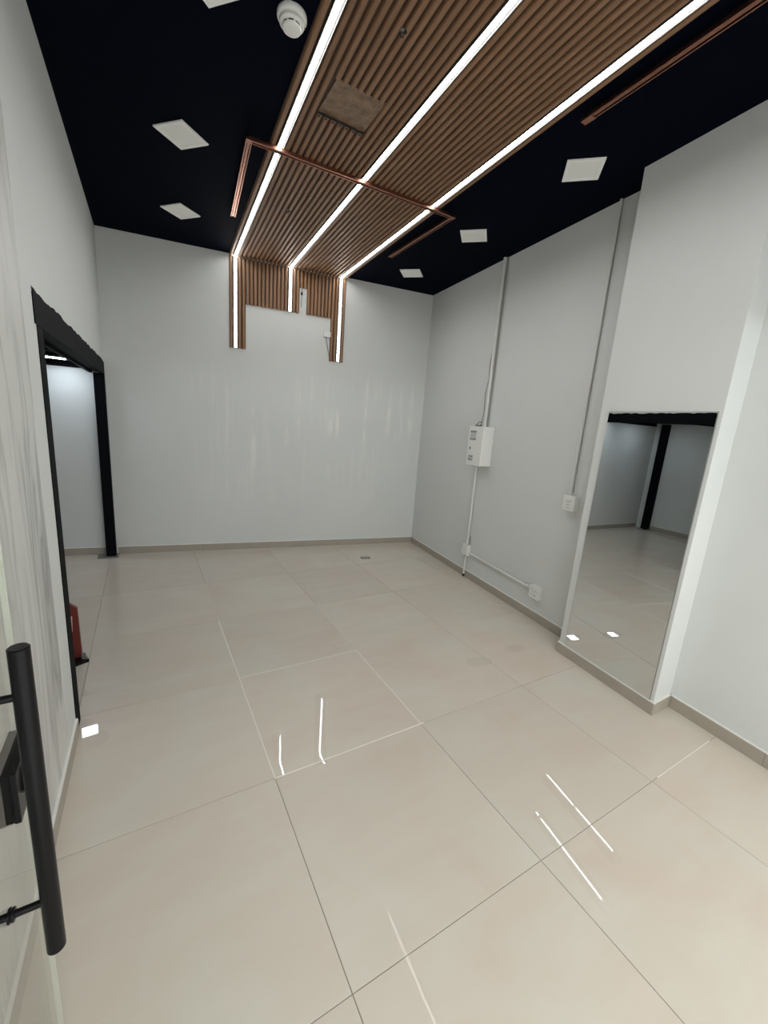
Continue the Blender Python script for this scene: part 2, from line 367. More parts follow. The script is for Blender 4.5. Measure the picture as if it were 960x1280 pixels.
# left wall: marble clad near part, plain wall above the opening
YO = 2.19                                         # near jamb of the opening
def xl(y): return XL+AL*y
bm = NB()
prism(bm, [(xl(YO), YO), (xl(CL[1]), CL[1]), (xl(CL[1])-.12, CL[1]), (xl(YO)-.12, YO)], 1.985, H)
prism(bm, [(xl(YF)-.006, YF), (xl(YO)-.006, YO), (xl(YO)-.12, YO), (xl(YF)-.12, YF)], 0, H)
wall_left = struct(obj('wall_left', bm, M_WALL), 'left wall with wide opening framed in black steel', 'wall')
for (y0, y1) in ((-.30, .80), (.803, 1.998), (2.002, YO-.001)):
    b2 = NB(); prism(b2, [(xl(y0), y0), (xl(y1), y1), (xl(y1)-.006, y1), (xl(y0)-.006, y0)], .078, H-.001)
    o = obj('panel', b2, M_MARBLE if y1 < 2.1 else M_WALL, wall_left)
    if y1 < 2.1: o['label'] = 'grey veined marble panel'
# shop front: header above the open entrance
bm = NB(); prism(bm, [(xl(YF)-.12, YF), (XR+AR*YF+.12, YF), (XR+AR*YF+.12, YF-.15), (xl(YF)-.12, YF-.15)], 2.30, H+.12)
struct(obj('wall_front', bm, M_WALL), 'header above the open shop front behind the camera', 'wall')
# column on the right wall
YC0, YC1 = .985, 1.700
bm = NB(); prism(bm, [(XC+AC*YC0, YC0), (XC+AC*YC1, YC1), (XR+AR*YC1, YC1), (XR+AR*YC0, YC0)], 0, H)
column = struct(obj('wall_column', bm, M_WALL), 'pale grey full-height pier that holds the mirror', 'pier')
# ceiling
bm = NB(); prism(bm, [(xl(YF)-.12, YF), (XR+AR*YF+.12, YF), (CR[0]+.12, D+AB*(CR[0]+.12)+.12), (CL[0]-.12, D+AB*(CL[0]-.12)+.12)], H, H+.12)
ceiling = struct(obj('ceiling', bm, M_BLACKCEIL), 'matt blue-black painted ceiling', 'ceiling')
# side room shell
bm = NB(); prism(bm, [(sx(YS), YS), (xl(YS)-.12, YS), (xl(CL[1])-.12, CL[1]), (sx(SY), D+AB*sx(SY))], HR, HR+.08)
sceil = struct(obj('ceiling_side_room', bm, M_BLACKCEIL), 'low black ceiling of the side room', 'ceiling')
for y in (2.95, 3.28, 3.62, 4.02, 4.45):           # narrow joists under the side room ceiling
    b2 = NB(); box(b2, sx(y)+.02, xl(y)-.125, y, y+.035, HR-.022, HR-.001); obj('joist', b2, M_BLACK, sceil)
bm = NB(); prism(bm, [(sx(YS), YS), (sx(SY), D+AB*sx(SY)), (sx(SY)-.1, D+AB*sx(SY)), (sx(YS)-.1, YS)], 0, HR)
struct(obj('wall_side_room', bm, M_WALL), 'far side wall of the side room, seen in the mirror', 'wall')
bm = NB(); prism(bm, [(sx(YS), YS), (xl(YS)-.12, YS), (xl(YS)-.12, YS-.1), (sx(YS)-.02, YS-.1)], 0, HR)
struct(obj('wall_side_room_front', bm, M_WALL), 'near end wall of the side room', 'wall')
bm = NB(); prism(bm, [(sx(SY)+.02, D+AB*(sx(SY)+.02)-.012), (-.44, D+AB*-.44-.012), (-.44, D+AB*-.44), (sx(SY)+.02, D+AB*(sx(SY)+.02))], 1.905, HR-.001)
struct(obj('trim_1', bm, M_BLACK), 'black band along the head of the side room back wall', 'trim')

# skirtings: porcelain strips with a bead of white caulk on top
def skirting(name, label, pts_fn, a, b, seg=.80, h=.076, th=.011):
    """pts_fn(s, o) -> plan point at station s, offset o into the room"""
    root = bpy.data.objects.new(name, None); COL.objects.link(root); p = pts_fn((a+b)/2, 0); root.location = (p[0], p[1], 0)
    struct(root, label, 'skirting')
    s = a
    while s < b-1e-6:
        e = min(s+seg, b)
        if b-e < .12: e = b
        q = [pts_fn(s+.0008, 0), pts_fn(e-.0008, 0), pts_fn(e-.0008, th), pts_fn(s+.0008, th)]
        b2 = NB(); prism(b2, [(x-p[0], y-p[1]) for x, y in q], 0.0003, h); obj('tile', b2, M_SKIRT, root)
        s = e
    q = [pts_fn(a, 0), pts_fn(b, 0), pts_fn(b, th*.9), pts_fn(a, th*.9)]
    b2 = NB(); prism(b2, [(x-p[0], y-p[1]) for x, y in q], h, h+.006); obj('caulk_bead', b2, M_CAP, root)
    return root
def pb(s, o): v = Fback(s, 0, o).translation; return (v.x, v.y)
def prt(s, o): v = Fright(s, 0, o).translation; return (v.x, v.y)
def pco(s, o): v = Fright(s, 0, o, XC, AC).translation; return (v.x, v.y)
def plf(s, o): return (xl(s)+o, s)
skirting('baseboard_back', 'beige porcelain skirting along the back wall', pb, -.285, CR[0]-.012)
skirting('baseboard_side_room', 'beige porcelain skirting at the back of the side room', pb, sx(SY)+.03, -.396)
skirting('baseboard_right', 'beige porcelain skirting below the conduits', prt, YC1+.012, CR[1]-.015)
skirting('baseboard_right_front', 'beige porcelain skirting right of the mirror pier', prt, YF, YC0-.012)
skirting('baseboard_column', 'beige porcelain skirting under the mirror', pco, YC0-.012, YC1+.012)
skirting('baseboard_left', 'beige porcelain skirting under the marble panels', plf, YF, YO-.005)
def pcn(s, o): return (s, YC0-o)
skirting('baseboard_column_front', 'short porcelain skirting on the near side of the mirror pier', pcn, XC+AC*YC0-.011+.012, XR+AR*YC0-.014)
def pcf(s, o): return (s, YC1+o)
skirting('baseboard_column_rear', 'short porcelain skirting on the far side of the mirror pier', pcf, XC+AC*YC1+.001, XR+AR*YC1-.014)
def pss(s, o): return (sx(s)+o, s)
skirting('baseboard_side_room_left', 'beige porcelain skirting of the side room far wall', pss, YS, 5.15)

# ------------------------------------------------------------------ black steel frame of the opening
fr_o = thing('steel_opening_frame', 'black steel post-and-lintel frame around the opening in the left wall', 'frame', T3(xl(YO), YO, 0))
def loc(pts): return [(x-xl(YO), y-YO) for x, y in pts]
YE = D+AB*-.31-.012
bm = NB(); prism(bm, loc([(xl(YO)+.003, YO+.001), (xl(YO+.10)+.003, YO+.10), (xl(YO)-.122, YO+.10), (xl(YO)-.122, YO+.001)]), .002, 1.868); obj('post', bm, M_BLACK, fr_o)
bm = NB(); prism(bm, loc([(-.392, 4.975), (-.304, 4.975), (-.304, D+AB*-.304-.004), (-.392, D+AB*-.392-.004)]), .006, 1.868); obj('post', bm, M_BLACK, fr_o)
bm = NB(); prism(bm, loc([(-.47, 4.93), (-.285, 4.915), (-.283, D+AB*-.283-.014), (-.47, D+AB*-.47-.014)]), .0005, .006); o = obj('base_plate', bm, M_STEEL, fr_o); o['label'] = 'bare steel base plate'
bm = NB(); prism(bm, loc([(xl(YO)-.13, YO-.02), (xl(YO)+.004, YO-.02), (xl(YO)+.004, YO+.06), (xl(YO)-.13, YO+.06)]), .0005, .004); obj('base_plate', bm, M_BLACK, fr_o)
# lintel: channel section
bm = NB(); sec = [(.004, 1.870), (.004, 1.984), (-.122, 1.984), (-.122, 1.870), (-.098, 1.870), (-.098, 1.890), (-.022, 1.890), (-.022, 1.870)]
y0, y1 = YO-.030, CL[1]-.004
sweep(bm, [(xl(y0)+a-xl(YO), y0-YO, z) for a, z in sec], [(xl(y1)+a-xl(YO), y1-YO, z) for a, z in sec]); obj('lintel', bm, M_BLACK, fr_o)
# ragged brushed edge of the black paint on the wall above
bm = NB(); ys = [YO-.03+k*.045 for k in range(int((CL[1]-YO)/.045))]; lo = []; hi = []
for y in ys:
    zt = 1.992+random.uniform(0, .014)
    lo.append((bm.verts.new((xl(y)-xl(YO)+.0015, y-YO, 1.984)), bm.verts.new((xl(y)-xl(YO)-.001, y-YO, 1.984))))
    hi.append((bm.verts.new((xl(y)-xl(YO)+.0015, y-YO, zt)), bm.verts.new((xl(y)-xl(YO)-.001, y-YO, zt))))
for k in range(len(ys)-1):
    bm.faces.new((lo[k][0], lo[k+1][0], hi[k+1][0], hi[k][0])); bm.faces.new((hi[k][0], hi[k+1][0], hi[k+1][1], hi[k][1]))
obj('paint_edge', bm, M_BLACK, fr_o)

# post in the far corner of the side room
pt = thing('corner_post', 'black steel post in the far corner of the side room, seen in the mirror', 'post', T3(sx(5.20), 5.20, 0, -.24))
bm = NB(); box(bm, .001, .11, -.06, .05, .008, 1.945, .004); obj('post_shaft', bm, M_BLACK, pt)
bm = NB(); box(bm, .001, .15, -.09, .09, .0005, .008); obj('base_plate', bm, M_STEEL, pt)

# ------------------------------------------------------------------ slat cladding
DX = .056                                          # the slats drift this much in x per metre of y
LEDX = [0.905, 1.464, 2.023]; LW = .045            # strip centres and slot width, measured along the back wall
X_A, X_B = .843, 2.086
bays = [(X_A, LEDX[0]-LW/2, 1), (LEDX[0]+LW/2, LEDX[1]-LW/2, 13), (LEDX[1]+LW/2, LEDX[2]-LW/2, 13), (LEDX[2]+LW/2, X_B, 1)]
slats = []
for a, b, n in bays:
    for k in range(n): slats.append((a+(b-a)*k/n, (b-a)/n))
SD = .021                                          # slat depth
def cp(xw, y): return xw-DX*(D+AB*xw-y)            # x at depth y of the line meeting the back wall at xw
def yw(xw): return D+AB*xw
HX0, HX1, HY0, HY1 = .875, 1.145, 2.185, 2.445     # cut-out in the ceiling slats
cl = thing('ceiling_slat_cladding', 'brown ribbed wood-look slat cladding running along the black ceiling', 'cladding', T3(1.4, 2.4, H))
def L3(p): return (p[0]-1.4, p[1]-2.4, p[2]-H)
PROF = [(.11, 0), (.14, .55), (.21, .88), (.31, 1.0), (.63, 1.0), (.73, .88), (.80, .55), (.83, 0)]
def slat_ceil(xw, wd, ya, yb):
    """from ya (near) to yb (far, None = back wall)"""
    b2 = NB(); A = []; B = []
    for s, d in PROF:
        x = xw+s*wd; yB = yw(x)-.001 if yb is None else yb; z = H-.004-d*(SD-.004)
        A.append(L3((cp(x, ya), ya, z))); B.append(L3((cp(x, yB), yB, z)))
    sweep(b2, A, B); return obj('slat', b2, M_WOODC, cl)
for xw, wd in slats:
    xm = cp(xw+wd/2, (HY0+HY1)/2)
    if HX0 < xm < HX1: slat_ceil(xw, wd, YF, HY0); slat_ceil(xw, wd, HY1, None)
    else: slat_ceil(xw, wd, YF, None)
b2 = NB()                                           # dark backing sheet
sweep(b2, [L3((cp(X_A, YF), YF, H-.0005)), L3((cp(X_B, YF), YF, H-.0005)), L3((cp(X_B, YF), YF, H-.005)), L3((cp(X_A, YF), YF, H-.005))],
      [L3((cp(X_A, yw(X_A)), yw(X_A)-.001, H-.0005)), L3((cp(X_B, yw(X_B)), yw(X_B)-.001, H-.0005)), L3((cp(X_B, yw(X_B)), yw(X_B)-.001, H-.005)), L3((cp(X_A, yw(X_A)), yw(X_A)-.001, H-.005))])
obj('backing_sheet', b2, M_WOODB, cl)
# crumpled backing exposed in the square cut-out
b2 = NB(); n = 16; gv = [[b2.verts.new(L3((HX0-.0+(HX1-HX0)*i/n, HY0+(HY1-HY0)*j/n, H-.0075-abs(math.sin(i*1.3+j*.7)+math.sin(j*1.9-i*.5))*.0022-random.uniform(0, .0018)))) for j in range(n+1)] for i in range(n+1)]
for i in range(n):
    for j in range(n): b2.faces.new((gv[i][j], gv[i+1][j], gv[i+1][j+1], gv[i][j+1]))
o = obj('exposed_backing', b2, M_CRUMP, cl, True); o['label'] = 'square cut-out showing torn brown backing'
for k in range(7):                                   # screw holes along the far edge of the cut-out
    b2 = NB(); x = HX0+.012+k*.0405; cyl(b2, L3((x, HY1+.012, H-.0165)), L3((x, HY1+.012, H-.0225)), .0065, 10); obj('screw_hole', b2, M_DARK, cl)
b2 = NB(); sweep(b2, [L3((HX0, HY1-.004, H-.006)), L3((HX0, HY1, H-.006)), L3((HX0, HY1, H-.021)), L3((HX0, HY1-.004, H-.021))],
                 [L3((HX1, HY1-.004, H-.006)), L3((HX1, HY1, H-.006)), L3((HX1, HY1, H-.021)), L3((HX1, HY1-.004, H-.021))]); obj('cut_edge', b2, M_DARK, cl)

# wall slats
cw = thing('wall_slat_cladding', 'brown ribbed slat cladding turned down the top of the back wall', 'cladding', Fback(1.46, 2.5))
ex = 1/_n
def wslat(xw, wd, z0, z1=H-SD-.0015, mat=None):
    b2 = NB(); A = []; B = []
    for s, d in PROF:
        x = (xw+s*wd-1.46)*_n; A.append((x, .003+d*(SD-.004), z0-2.5)); B.append((x, .003+d*(SD-.004), z1-2.5))
    sweep(b2, A, B); obj('slat', b2, M_WOODW, cw)
def wback(x0, x1, z0, z1=H-SD-.0015):
    b2 = NB(); box(b2, (x0-1.46)*_n, (x1-1.46)*_n, .0005, .004, z0-2.5, z1-2.5); obj('backing_sheet', b2, M_WOODB, cw)
ZS, ZM = 2.272, 2.725
sl = list(slats)
for i, (xw, wd) in enumerate(sl):
    if i in (0, 1, 2): z0 = ZS
    elif i in (25, 26, 27): z0 = ZS-.012
    elif i in (16, 17): z0 = 2.985
    else: z0 = ZM+random.uniform(-.003, .003)
    wslat(xw, wd, z0)
wback(X_A+.001, sl[2][0]+sl[2][1], ZS+.001); wback(sl[25][0], X_B-.001, ZS-.010)
wback(sl[2][0]+sl[2][1]+.0005, sl[16][0]-.0005, ZM+.004); wback(sl[16][0], sl[17][0]+sl[17][1], 2.987); wback(sl[17][0]+sl[17][1]+.0005, sl[25][0]-.0005, ZM+.004)
# white-painted back of the notch with a dangling cable
nt_ = thing('notch_cable', 'dark cable end hanging in the notch cut in the wall slats', 'cable', Fback(1.588, 2.86))
b2 = NB(); tube(b2, [(0, .006, .12), (.001, .010, .08), (-.002, .012, .03), (-.004, .010, -.03), (-.002, .008, -.07)], .0045); obj('cable', b2, M_GREYC, nt_, True)
b2 = NB(); box(b2, -.010, .010, .002, .022, .055, .085, .003); obj('connector', b2, M_DARK, nt_)

# ------------------------------------------------------------------ led strips
def strip_ceil(xw, label):
    m = T3(cp(xw, 2.4), 2.4, H); t = thing('led_strip_light', label, 'light', m, 'lit led strips set between the slats')
    def lc(x, y, z): return (x-m.translation.x, y-2.4, z-H)
    def bar(x0, x1, z0, z1, nm, mat, far=.002):
        b2 = NB(); A = []; B = []
        for x, z in ((x0, z0), (x1, z0), (x1, z1), (x0, z1)):
            X = xw+x; A.append(lc(cp(X, YF), YF, H-z)); B.append(lc(cp(X, yw(X)), yw(X)-far, H-z))
        sweep(b2, A, B); return obj(nm, b2, mat, t)
    bar(-.0190, .0190, .0052, .0075, 'channel', M_ALU, .012); bar(-.0215, -.0192, .0052, .0190, 'channel_lip', M_LIP, .012); bar(.0192, .0215, .0052, .0190, 'channel_lip', M_LIP, .012)
    bar(-.0080, .0080, .0078, .0150, 'diffuser', M_LED, .013)
    return t
strip_ceil(LEDX[0], 'lit led strip along the left edge of the ceiling slats'); strip_ceil(LEDX[1], 'lit led strip down the middle of the ceiling slats'); strip_ceil(LEDX[2], 'lit led strip along the right edge of the ceiling slats')
def strip_wall(xw, z0, label):
    t = thing('led_strip_light', label, 'light', Fback(xw, z0), 'lit led strips set between the slats')
    h = H-z0-.0215
    for nm, a, b, c, d, mat in (('channel', -.0190, .0190, .0045, .007, M_ALU), ('channel_lip', -.0215, -.0192, .0045, .0185, M_LIP), ('channel_lip', .0192, .0215, .0045, .0185, M_LIP), ('diffuser', -.0080, .0080, .0072, .0150, M_LED)):
        b2 = NB(); box(b2, a, b, c, d, .006 if nm == 'diffuser' else 0, h); obj(nm, b2, mat, t)
    b2 = NB(); box(b2, -.020, .020, .0045, .021, -.004, -.0005, .001); obj('end_cap', b2, M_WHITEP, t)
strip_wall(LEDX[0], ZS+.004, 'lit led strip down the long left slat tongue on back wall')
strip_wall(LEDX[1], ZM, 'short lit led strip down the middle of the wall slats')
strip_wall(LEDX[2], ZS-.006, 'lit led strip down the long right slat tongue on back wall')

# ------------------------------------------------------------------ copper track rails
def rail(t, p0, p1, ztop, zb=3.146, w=.036):
    p0, p1 = Vector((*p0, 0)), Vector((*p1, 0)); d = (p1-p0).normalized(); s = Vector((-d.y, d.x, 0)); inv = t.matrix_world.inverted()
    def pc(a0, a1, z0, z1, nm, mat=M_COPPER):
        b2 = NB(); P = [(a0, z0), (a1, z0), (a1, z1), (a0, z1)]
        sweep(b2, [inv @ (p0+s*a+Vector((0, 0, z))) for a, z in P], [inv @ (p1+s*a+Vector((0, 0, z))) for a, z in P]); obj(nm, b2, mat, t)
    pc(-w/2, -w/2+.006, zb, ztop, 'rail_side'); pc(w/2-.006, w/2, zb, ztop, 'rail_side'); pc(-w/2+.0062, w/2-.0062, zb+.012, ztop-.001, 'rail_slot', M_COPPERD)
    pc(-.006, .006, zb+.004, zb+.0118, 'rail_centre')
M_COPPERD = plain('dark_copper', (0.03, 0.012, 0.009), .5, metal=.3)
U = thing('copper_track', 'copper track bent in a square U across all three led strips', 'track', T3(1.36, 2.85, H))
bpy.context.view_layer.update()
A_, B_, C_, D_ = (.711, 3.923), (.612, 2.868), (2.096, 2.812), (2.116, 3.775)
rail(U, B_, C_, 3.1655); 
rail(U, A_, (B_[0]+.002, B_[1]+.018), 3.1655); rail(U, (C_[0], C_[1]+.018), D_, 3.1655)
def clips(t, pts):
    inv = t.matrix_world.inverted()
    for (x, y) in pts:
        b2 = NB(); box(b2, x-.008, x+.008, y-.02, y+.02, 3.166, H-.0005)
        bmesh.ops.transform(b2, matrix=inv, verts=b2.verts); obj('clip', b2, M_BLACKM, t)
clips(U, [(.700, 3.80), (.632, 3.08), (2.098, 2.92), (2.113, 3.62)])
for (x, y) in ((B_[0]-.0, B_[1]-.0), (C_[0], C_[1])):
    inv = U.matrix_world.inverted(); b2 = NB(); box(b2, -.0185, .0185, -.0185, .0185, 3.145-H, 3.158-H)
    for v in b2.verts: v.co.x += x-1.36; v.co.y += y-2.85
    obj('corner_joint', b2, M_COPPER, U)
R = thing('copper_track', 'straight copper track on black ceiling near the mirror pier', 'track', T3(1.98, .9, H))
bpy.context.view_layer.update()
rail(R, (1.997, 1.653), (1.905, -.25), 3.1655); clips(R, [(1.992, 1.55), (1.96, .9), (1.925, .2)])
b2 = NB(); box(b2, -.0185, .0185, -.03, .03, 3.145-H, 3.158-H)
for v in b2.verts: v.co.x += 1.996-1.98; v.co.y += 1.625-.9
obj('end_joint', b2, M_COPPER, R)

# ------------------------------------------------------------------ square ceiling lamps (off)
def lamp(x, y, rz, label, z=H, mat=M_PANEL, s=.212, group='unlit square lamps in the black ceiling', nm='square_ceiling_lamp'):
    t = thing(nm, label, 'lamp', T3(x, y, z, rz), group)
    b2 = NB(); h = s/2; q = h-.022
    for (a, b, c, d) in ((-h, h, -h, -q), (-h, h, q, h), (-h, -q, -q, q), (q, h, -q, q)): box(b2, a, b, c, d, -.0085, -.0005)
    obj('frame', b2, M_PANELF, t)
    b2 = NB(); box(b2, -q, q, -q, q, -.006, -.0012); obj('diffuser', b2, mat, t)
    return t
rz = math.radians(45)
lamp(.298, 2.035, rz-.06, 'unlit square ceiling lamp beside the smoke detector, nearest on the left')
lamp(.277, 3.138, rz-.06, 'unlit square ceiling lamp in the middle of the left row')
lamp(.350, 4.213, rz-.10, 'unlit square ceiling lamp at the far end of the left row')
lamp(2.386, 1.925, rz, 'unlit square ceiling lamp nearest the mirror pier')
lamp(2.474, 2.995, rz, 'unlit square ceiling lamp in the middle of the right row')
lamp(2.559, 4.063, rz, 'unlit square ceiling lamp by the far right corner')
lamp(-.665, 4.865, .08, 'lit square lamp in the side room ceiling near the black post', HR, M_LAMP, .21, 'lit square lamps in the side room')
lamp(-1.55, 4.84, .08, 'lit square lamp further inside the side room, seen as a reflection', HR, M_LAMP, .19, 'lit square lamps in the side room')

# ------------------------------------------------------------------ smoke detector
t = thing('smoke_detector', 'round white smoke detector on black ceiling beside left led strip', 'detector', Matrix.Translation((.600, 2.020, H)) @ Matrix.Rotation(math.pi, 4, 'X'))
b2 = NB(); lathe(b2, [(.0001, .0005), (.058, .0005), (.060, .004), (.060, .016), (.057, .021), (.045, .023), (.0001, .023)]); obj('base', b2, M_WHITEP, t, True)
b2 = NB(); lathe(b2, [(.0001, .0232), (.048, .0232), (.0505, .027), (.0495, .036), (.042, .040), (.0001, .040)]); obj('body', b2, M_WHITEP, t, True)
b2 = NB(); lathe(b2, [(.0001, .0402), (.036, .0402), (.036, .0455), (.0001, .0455)]); o = obj('vent_ring', b2, M_DARK, t)
for k in range(8):
    a = k*math.pi/4; b2 = NB(); box(b2, .0345, .0385, -.004, .004, .0402, .0462)
    for v in b2.verts: x, y = v.co.x, v.co.y; v.co.x, v.co.y = x*math.cos(a)-y*math.sin(a), x*math.sin(a)+y*math.cos(a)
    obj('vent_rib', b2, M_WHITEP, t)
b2 = NB(); lathe(b2, [(.0001, .0456), (.037, .0456), (.0385, .048), (.037, .052), (.032, .0545), (.0001, .0545)]); obj('cap', b2, M_WHITEP, t, True)
b2 = NB(); cyl(b2, (.0535, .0, .0208), (.0535, 0, .0232), .0028, 12); obj('indicator', b2, M_DARK, t)

# small dark anchors hanging in the slats
for (x, y, lb) in ((.992, 1.790, 'small dark metal anchor poking through slats near the cut-out'), (1.055, 3.56, 'small dark metal anchor in slats beyond the copper track')):
    t = thing('ceiling_anchor', lb, 'anchor', T3(x, y, H-SD-.001), 'anchors left in the ceiling slats')
    b2 = NB(); cyl(b2, (0, 0, 0), (0, 0, -.004), .011, 16); obj('plate', b2, M_STEEL, t)
    b2 = NB(); tube(b2, [(.0+.009*math.cos(a), .004, -.013+.009*math.sin(a)) for a in [k*math.pi/6 for k in range(12)]], .0022, 8); obj('ring', b2, M_DARK, t, True)
    b2 = NB(); box(b2, .004, .014, -.012, -.002, -.010, -.0042); obj('clip', b2, M_DARK, t)

# ------------------------------------------------------------------ right wall services
# fuse box
BY0, BO = 3.00, .135; BW = .235; BH0, BH1 = 1.245, 1.632
t = thing('fuse_box', 'white fuse box with small dark labels on the right wall', 'fuse box', Fright(BY0+BW/2, (BH0+BH1)/2))
hh = (BH1-BH0)/2
b2 = NB(); box(b2, -BW/2, BW/2, .001, BO-.022, -hh, hh, .004); obj('housing', b2, M_WHITEP, t)
b2 = NB(); box(b2, -BW/2-.002, BW/2+.002, BO-.0215, BO, -hh-.003, hh+.003, .006); dr = obj('door', b2, M_WHITEP, t)
def stick(name, x0, x1, z0, z1, mat, p=None, th=.0006): b2 = NB(); box(b2, x0, x1, BO+.0001, BO+th, z0, z1); return obj(name, b2, mat, p or dr)
stick('label', -.085, .012, .055, .150, M_STICK)
for k, (a, b) in enumerate(((-.083, -.060), (-.048, -.022), (-.012, .010))): stick('print', a, b, .133, .149, M_PRINT, th=.0009)
for k, (a, b) in enumerate(((-.083, -.066), (-.055, -.046), (-.038, -.026), (-.014, .010))): stick('print', a, b, .058, .074, M_PRINT, th=.0009)
stick('print', -.078, -.060, -.040, -.012, M_PRINT, th=.0009)
stick('label', -.082, -.006, -.150, -.095, M_STICK)
for a, b, c, d in ((-.080, -.062, -.147, -.128), (-.058, -.012, -.147, -.140), (-.074, -.060, -.112, -.100), (-.050, -.038, -.118, -.105), (-.028, -.012, -.112, -.098)): stick('print', a, b, c, d, M_PRINT, th=.0009)
# twin vertical conduit to the ceiling
t = thing('conduit', 'thick white vertical conduit with a grey cable, from ceiling to fuse box', 'conduit', Fright(3.135, BH1))
b2 = NB(); cyl(b2, (0, .022, .004), (0, .022, H-BH1-.001), .0155, 20); obj('pipe', b2, M_WHITEP2, t, True)
b2 = NB(); cyl(b2, (.028, .012, .004), (.028, .012, H-BH1-.001), .0055, 12); obj('thin_pipe', b2, M_GREYC, t, True)
b2 = NB(); cyl(b2, (0, .022, 1.18), (0, .022, 1.23), .0185, 20); obj('coupling', b2, M_WHITEP2, t, True)
b2 = NB(); tube(b2, [(-.022, .012, 1.48), (-.024, .010, 1.1), (-.026, .014, .75), (-.042, .020, .62), (-.033, .016, .48), (-.055, .022, .33), (-.045, .02, .15), (-.05, .03, .006)], .0042, 8); o = obj('cable', b2, M_GREYC, t, True); o['label'] = 'thin loose grey cable'
t = thing('cable_loop', 'dark coiled cable ends on top of the fuse box', 'cable', Fright(3.165, BH1))
b2 = NB(); tube(b2, [(-.07+.0, .05, .008), (-.06, .05, .028), (-.035, .05, .045), (-.005, .05, .050), (.0, .045, .03), (-.012, .05, .010)], .0055, 8); obj('cable', b2, M_GREYC, t, True)
for k in range(4):
    b2 = NB(); box(b2, -.075+k*.021, -.063+k*.021, .04, .065, .0035, .014); obj('gland', b2, M_DARK, t)
# conduit from fuse box down to floor
t = thing('conduit', 'white vertical conduit from fuse box down to the skirting', 'conduit', Fright(3.195, .30))
b2 = NB(); cyl(b2, (0, .020, .075), (0, .020, BH0-.30-.004), .0115, 18); obj('pipe', b2, M_WHITEP2, t, True)
b2 = NB(); cyl(b2, (0, .024, -.265), (0, .022, -.053), .0115, 18); obj('pipe', b2, M_WHITEP2, t, True)
b2 = NB(); cyl(b2, (0, .024, -.296), (0, .024, -.2655), .009, 14); obj('burnt_end', b2, M_DARK, t, True)
b2 = NB(); tube(b2, [(.030, .008, .17), (.031, .010, .10), (.028, .02, .076)], .005, 8); obj('cable', b2, M_GREYC, t, True)
# junction box
t = thing('junction_box', 'small white junction box low on the conduit below the fuse box', 'junction box', Fright(3.195, .30))
b2 = NB(); box(b2, -.052, .052, .001, .046, -.050, .072, .005); obj('body', b2, M_WHITEP, t)
b2 = NB(); box(b2, -.046, .046, .0462, .052, -.044, .066, .002); obj('cover', b2, M_WHITEP, t)
for (a, b) in ((-.036, .055), (.036, -.034)):
    b2 = NB(); cyl(b2, (a, .052, b), (a, .0545, b), .005, 10); obj('screw', b2, M_SLOT, t)
# horizontal conduit
t = thing('conduit', 'white horizontal conduit just above the skirting, to the low socket', 'conduit', Fright(2.65, .275))
xa, xb = -(3.140-2.65), (2.65-2.215)
b2 = NB(); cyl(b2, (xa, .020, .014), (xb, .020, -.004), .0115, 18); obj('pipe', b2, M_WHITEP2, t, True)
for x in (xa+.02, xb-.02):
    b2 = NB(); cyl(b2, (x-.015, .020, .004 if x > 0 else .013), (x+.012, .020, .0035 if x > 0 else .0125), .0135, 16); obj('coupling', b2, M_WHITEP2, t, True)
# sockets
def socket(name, y, z, w, h, d, label, cat, kind):
    t = thing(name, label, cat, Fright(y, z))
    b2 = NB(); box(b2, -w/2, w/2, .001, d-.010, -h/2, h/2, .004); obj('back_box', b2, M_WHITEP, t)
    b2 = NB(); box(b2, -w/2-.004, w/2+.004, d-.0098, d, -h/2-.004, h/2+.004, .004); fp = obj('face_plate', b2, M_WHITEP, t)
    if kind == 'socket':
        for (a, c, r) in ((-.026, .024, .5), (-.020, -.022, -.6), (0, .004, -.6), (.018, -.020, -.6), (.026, .014, -.6), (.006, -.030, -.6)):
            b2 = NB(); box(b2, -.010, .010, d, d+.0012, -.0028, .0028)
            for v in b2.verts: x, zz = v.co.x, v.co.z; v.co.x, v.co.z = a+x*math.cos(r)-zz*math.sin(r), c+x*math.sin(r)+zz*math.cos(r)
            obj('slot', b2, M_SLOT, fp)
    else:
        for c in (-.026, 0, .026):
            b2 = NB(); box(b2, -.020, .020, d, d+.005, c-.008, c+.008, .0015); obj('switch', b2, M_WHITEP, fp)
            b2 = NB(); box(b2, -.018, .018, d, d+.0012, c-.0125, c-.0095); obj('gap', b2, M_SLOT, fp)
    return t
socket('wall_socket', 2.145, .262, .108, .106, .046, 'white surface-mounted socket low on right wall at the conduit end', 'socket', 'socket')
socket('light_switch', 1.935, 1.092, .105, .112, .056, 'white surface-mounted switch box beside the mirror pier', 'switch', 'switch')
t = thing('conduit', 'thin white vertical conduit from ceiling to the switch box', 'conduit', Fright(1.962, 1.152))
b2 = NB(); tube(b2, [(.0, .028, .001), (0, .027, .05), (-.003, .022, .12), (-.004, .016, .20), (-.002, .014, .5), (0, .014, 1.2), (0, .014, H-1.152-.001)], .0085, 14); obj('pipe', b2, M_WHITEP2, t, True)
b2 = NB(); tube(b2, [(.011, .006, .02), (.010, .006, .5), (.012, .006, 1.0), (.011, .006, 1.5), (.011, .006, H-1.152-.001)], .0032, 8); obj('cable', b2, M_GREYC, t, True)

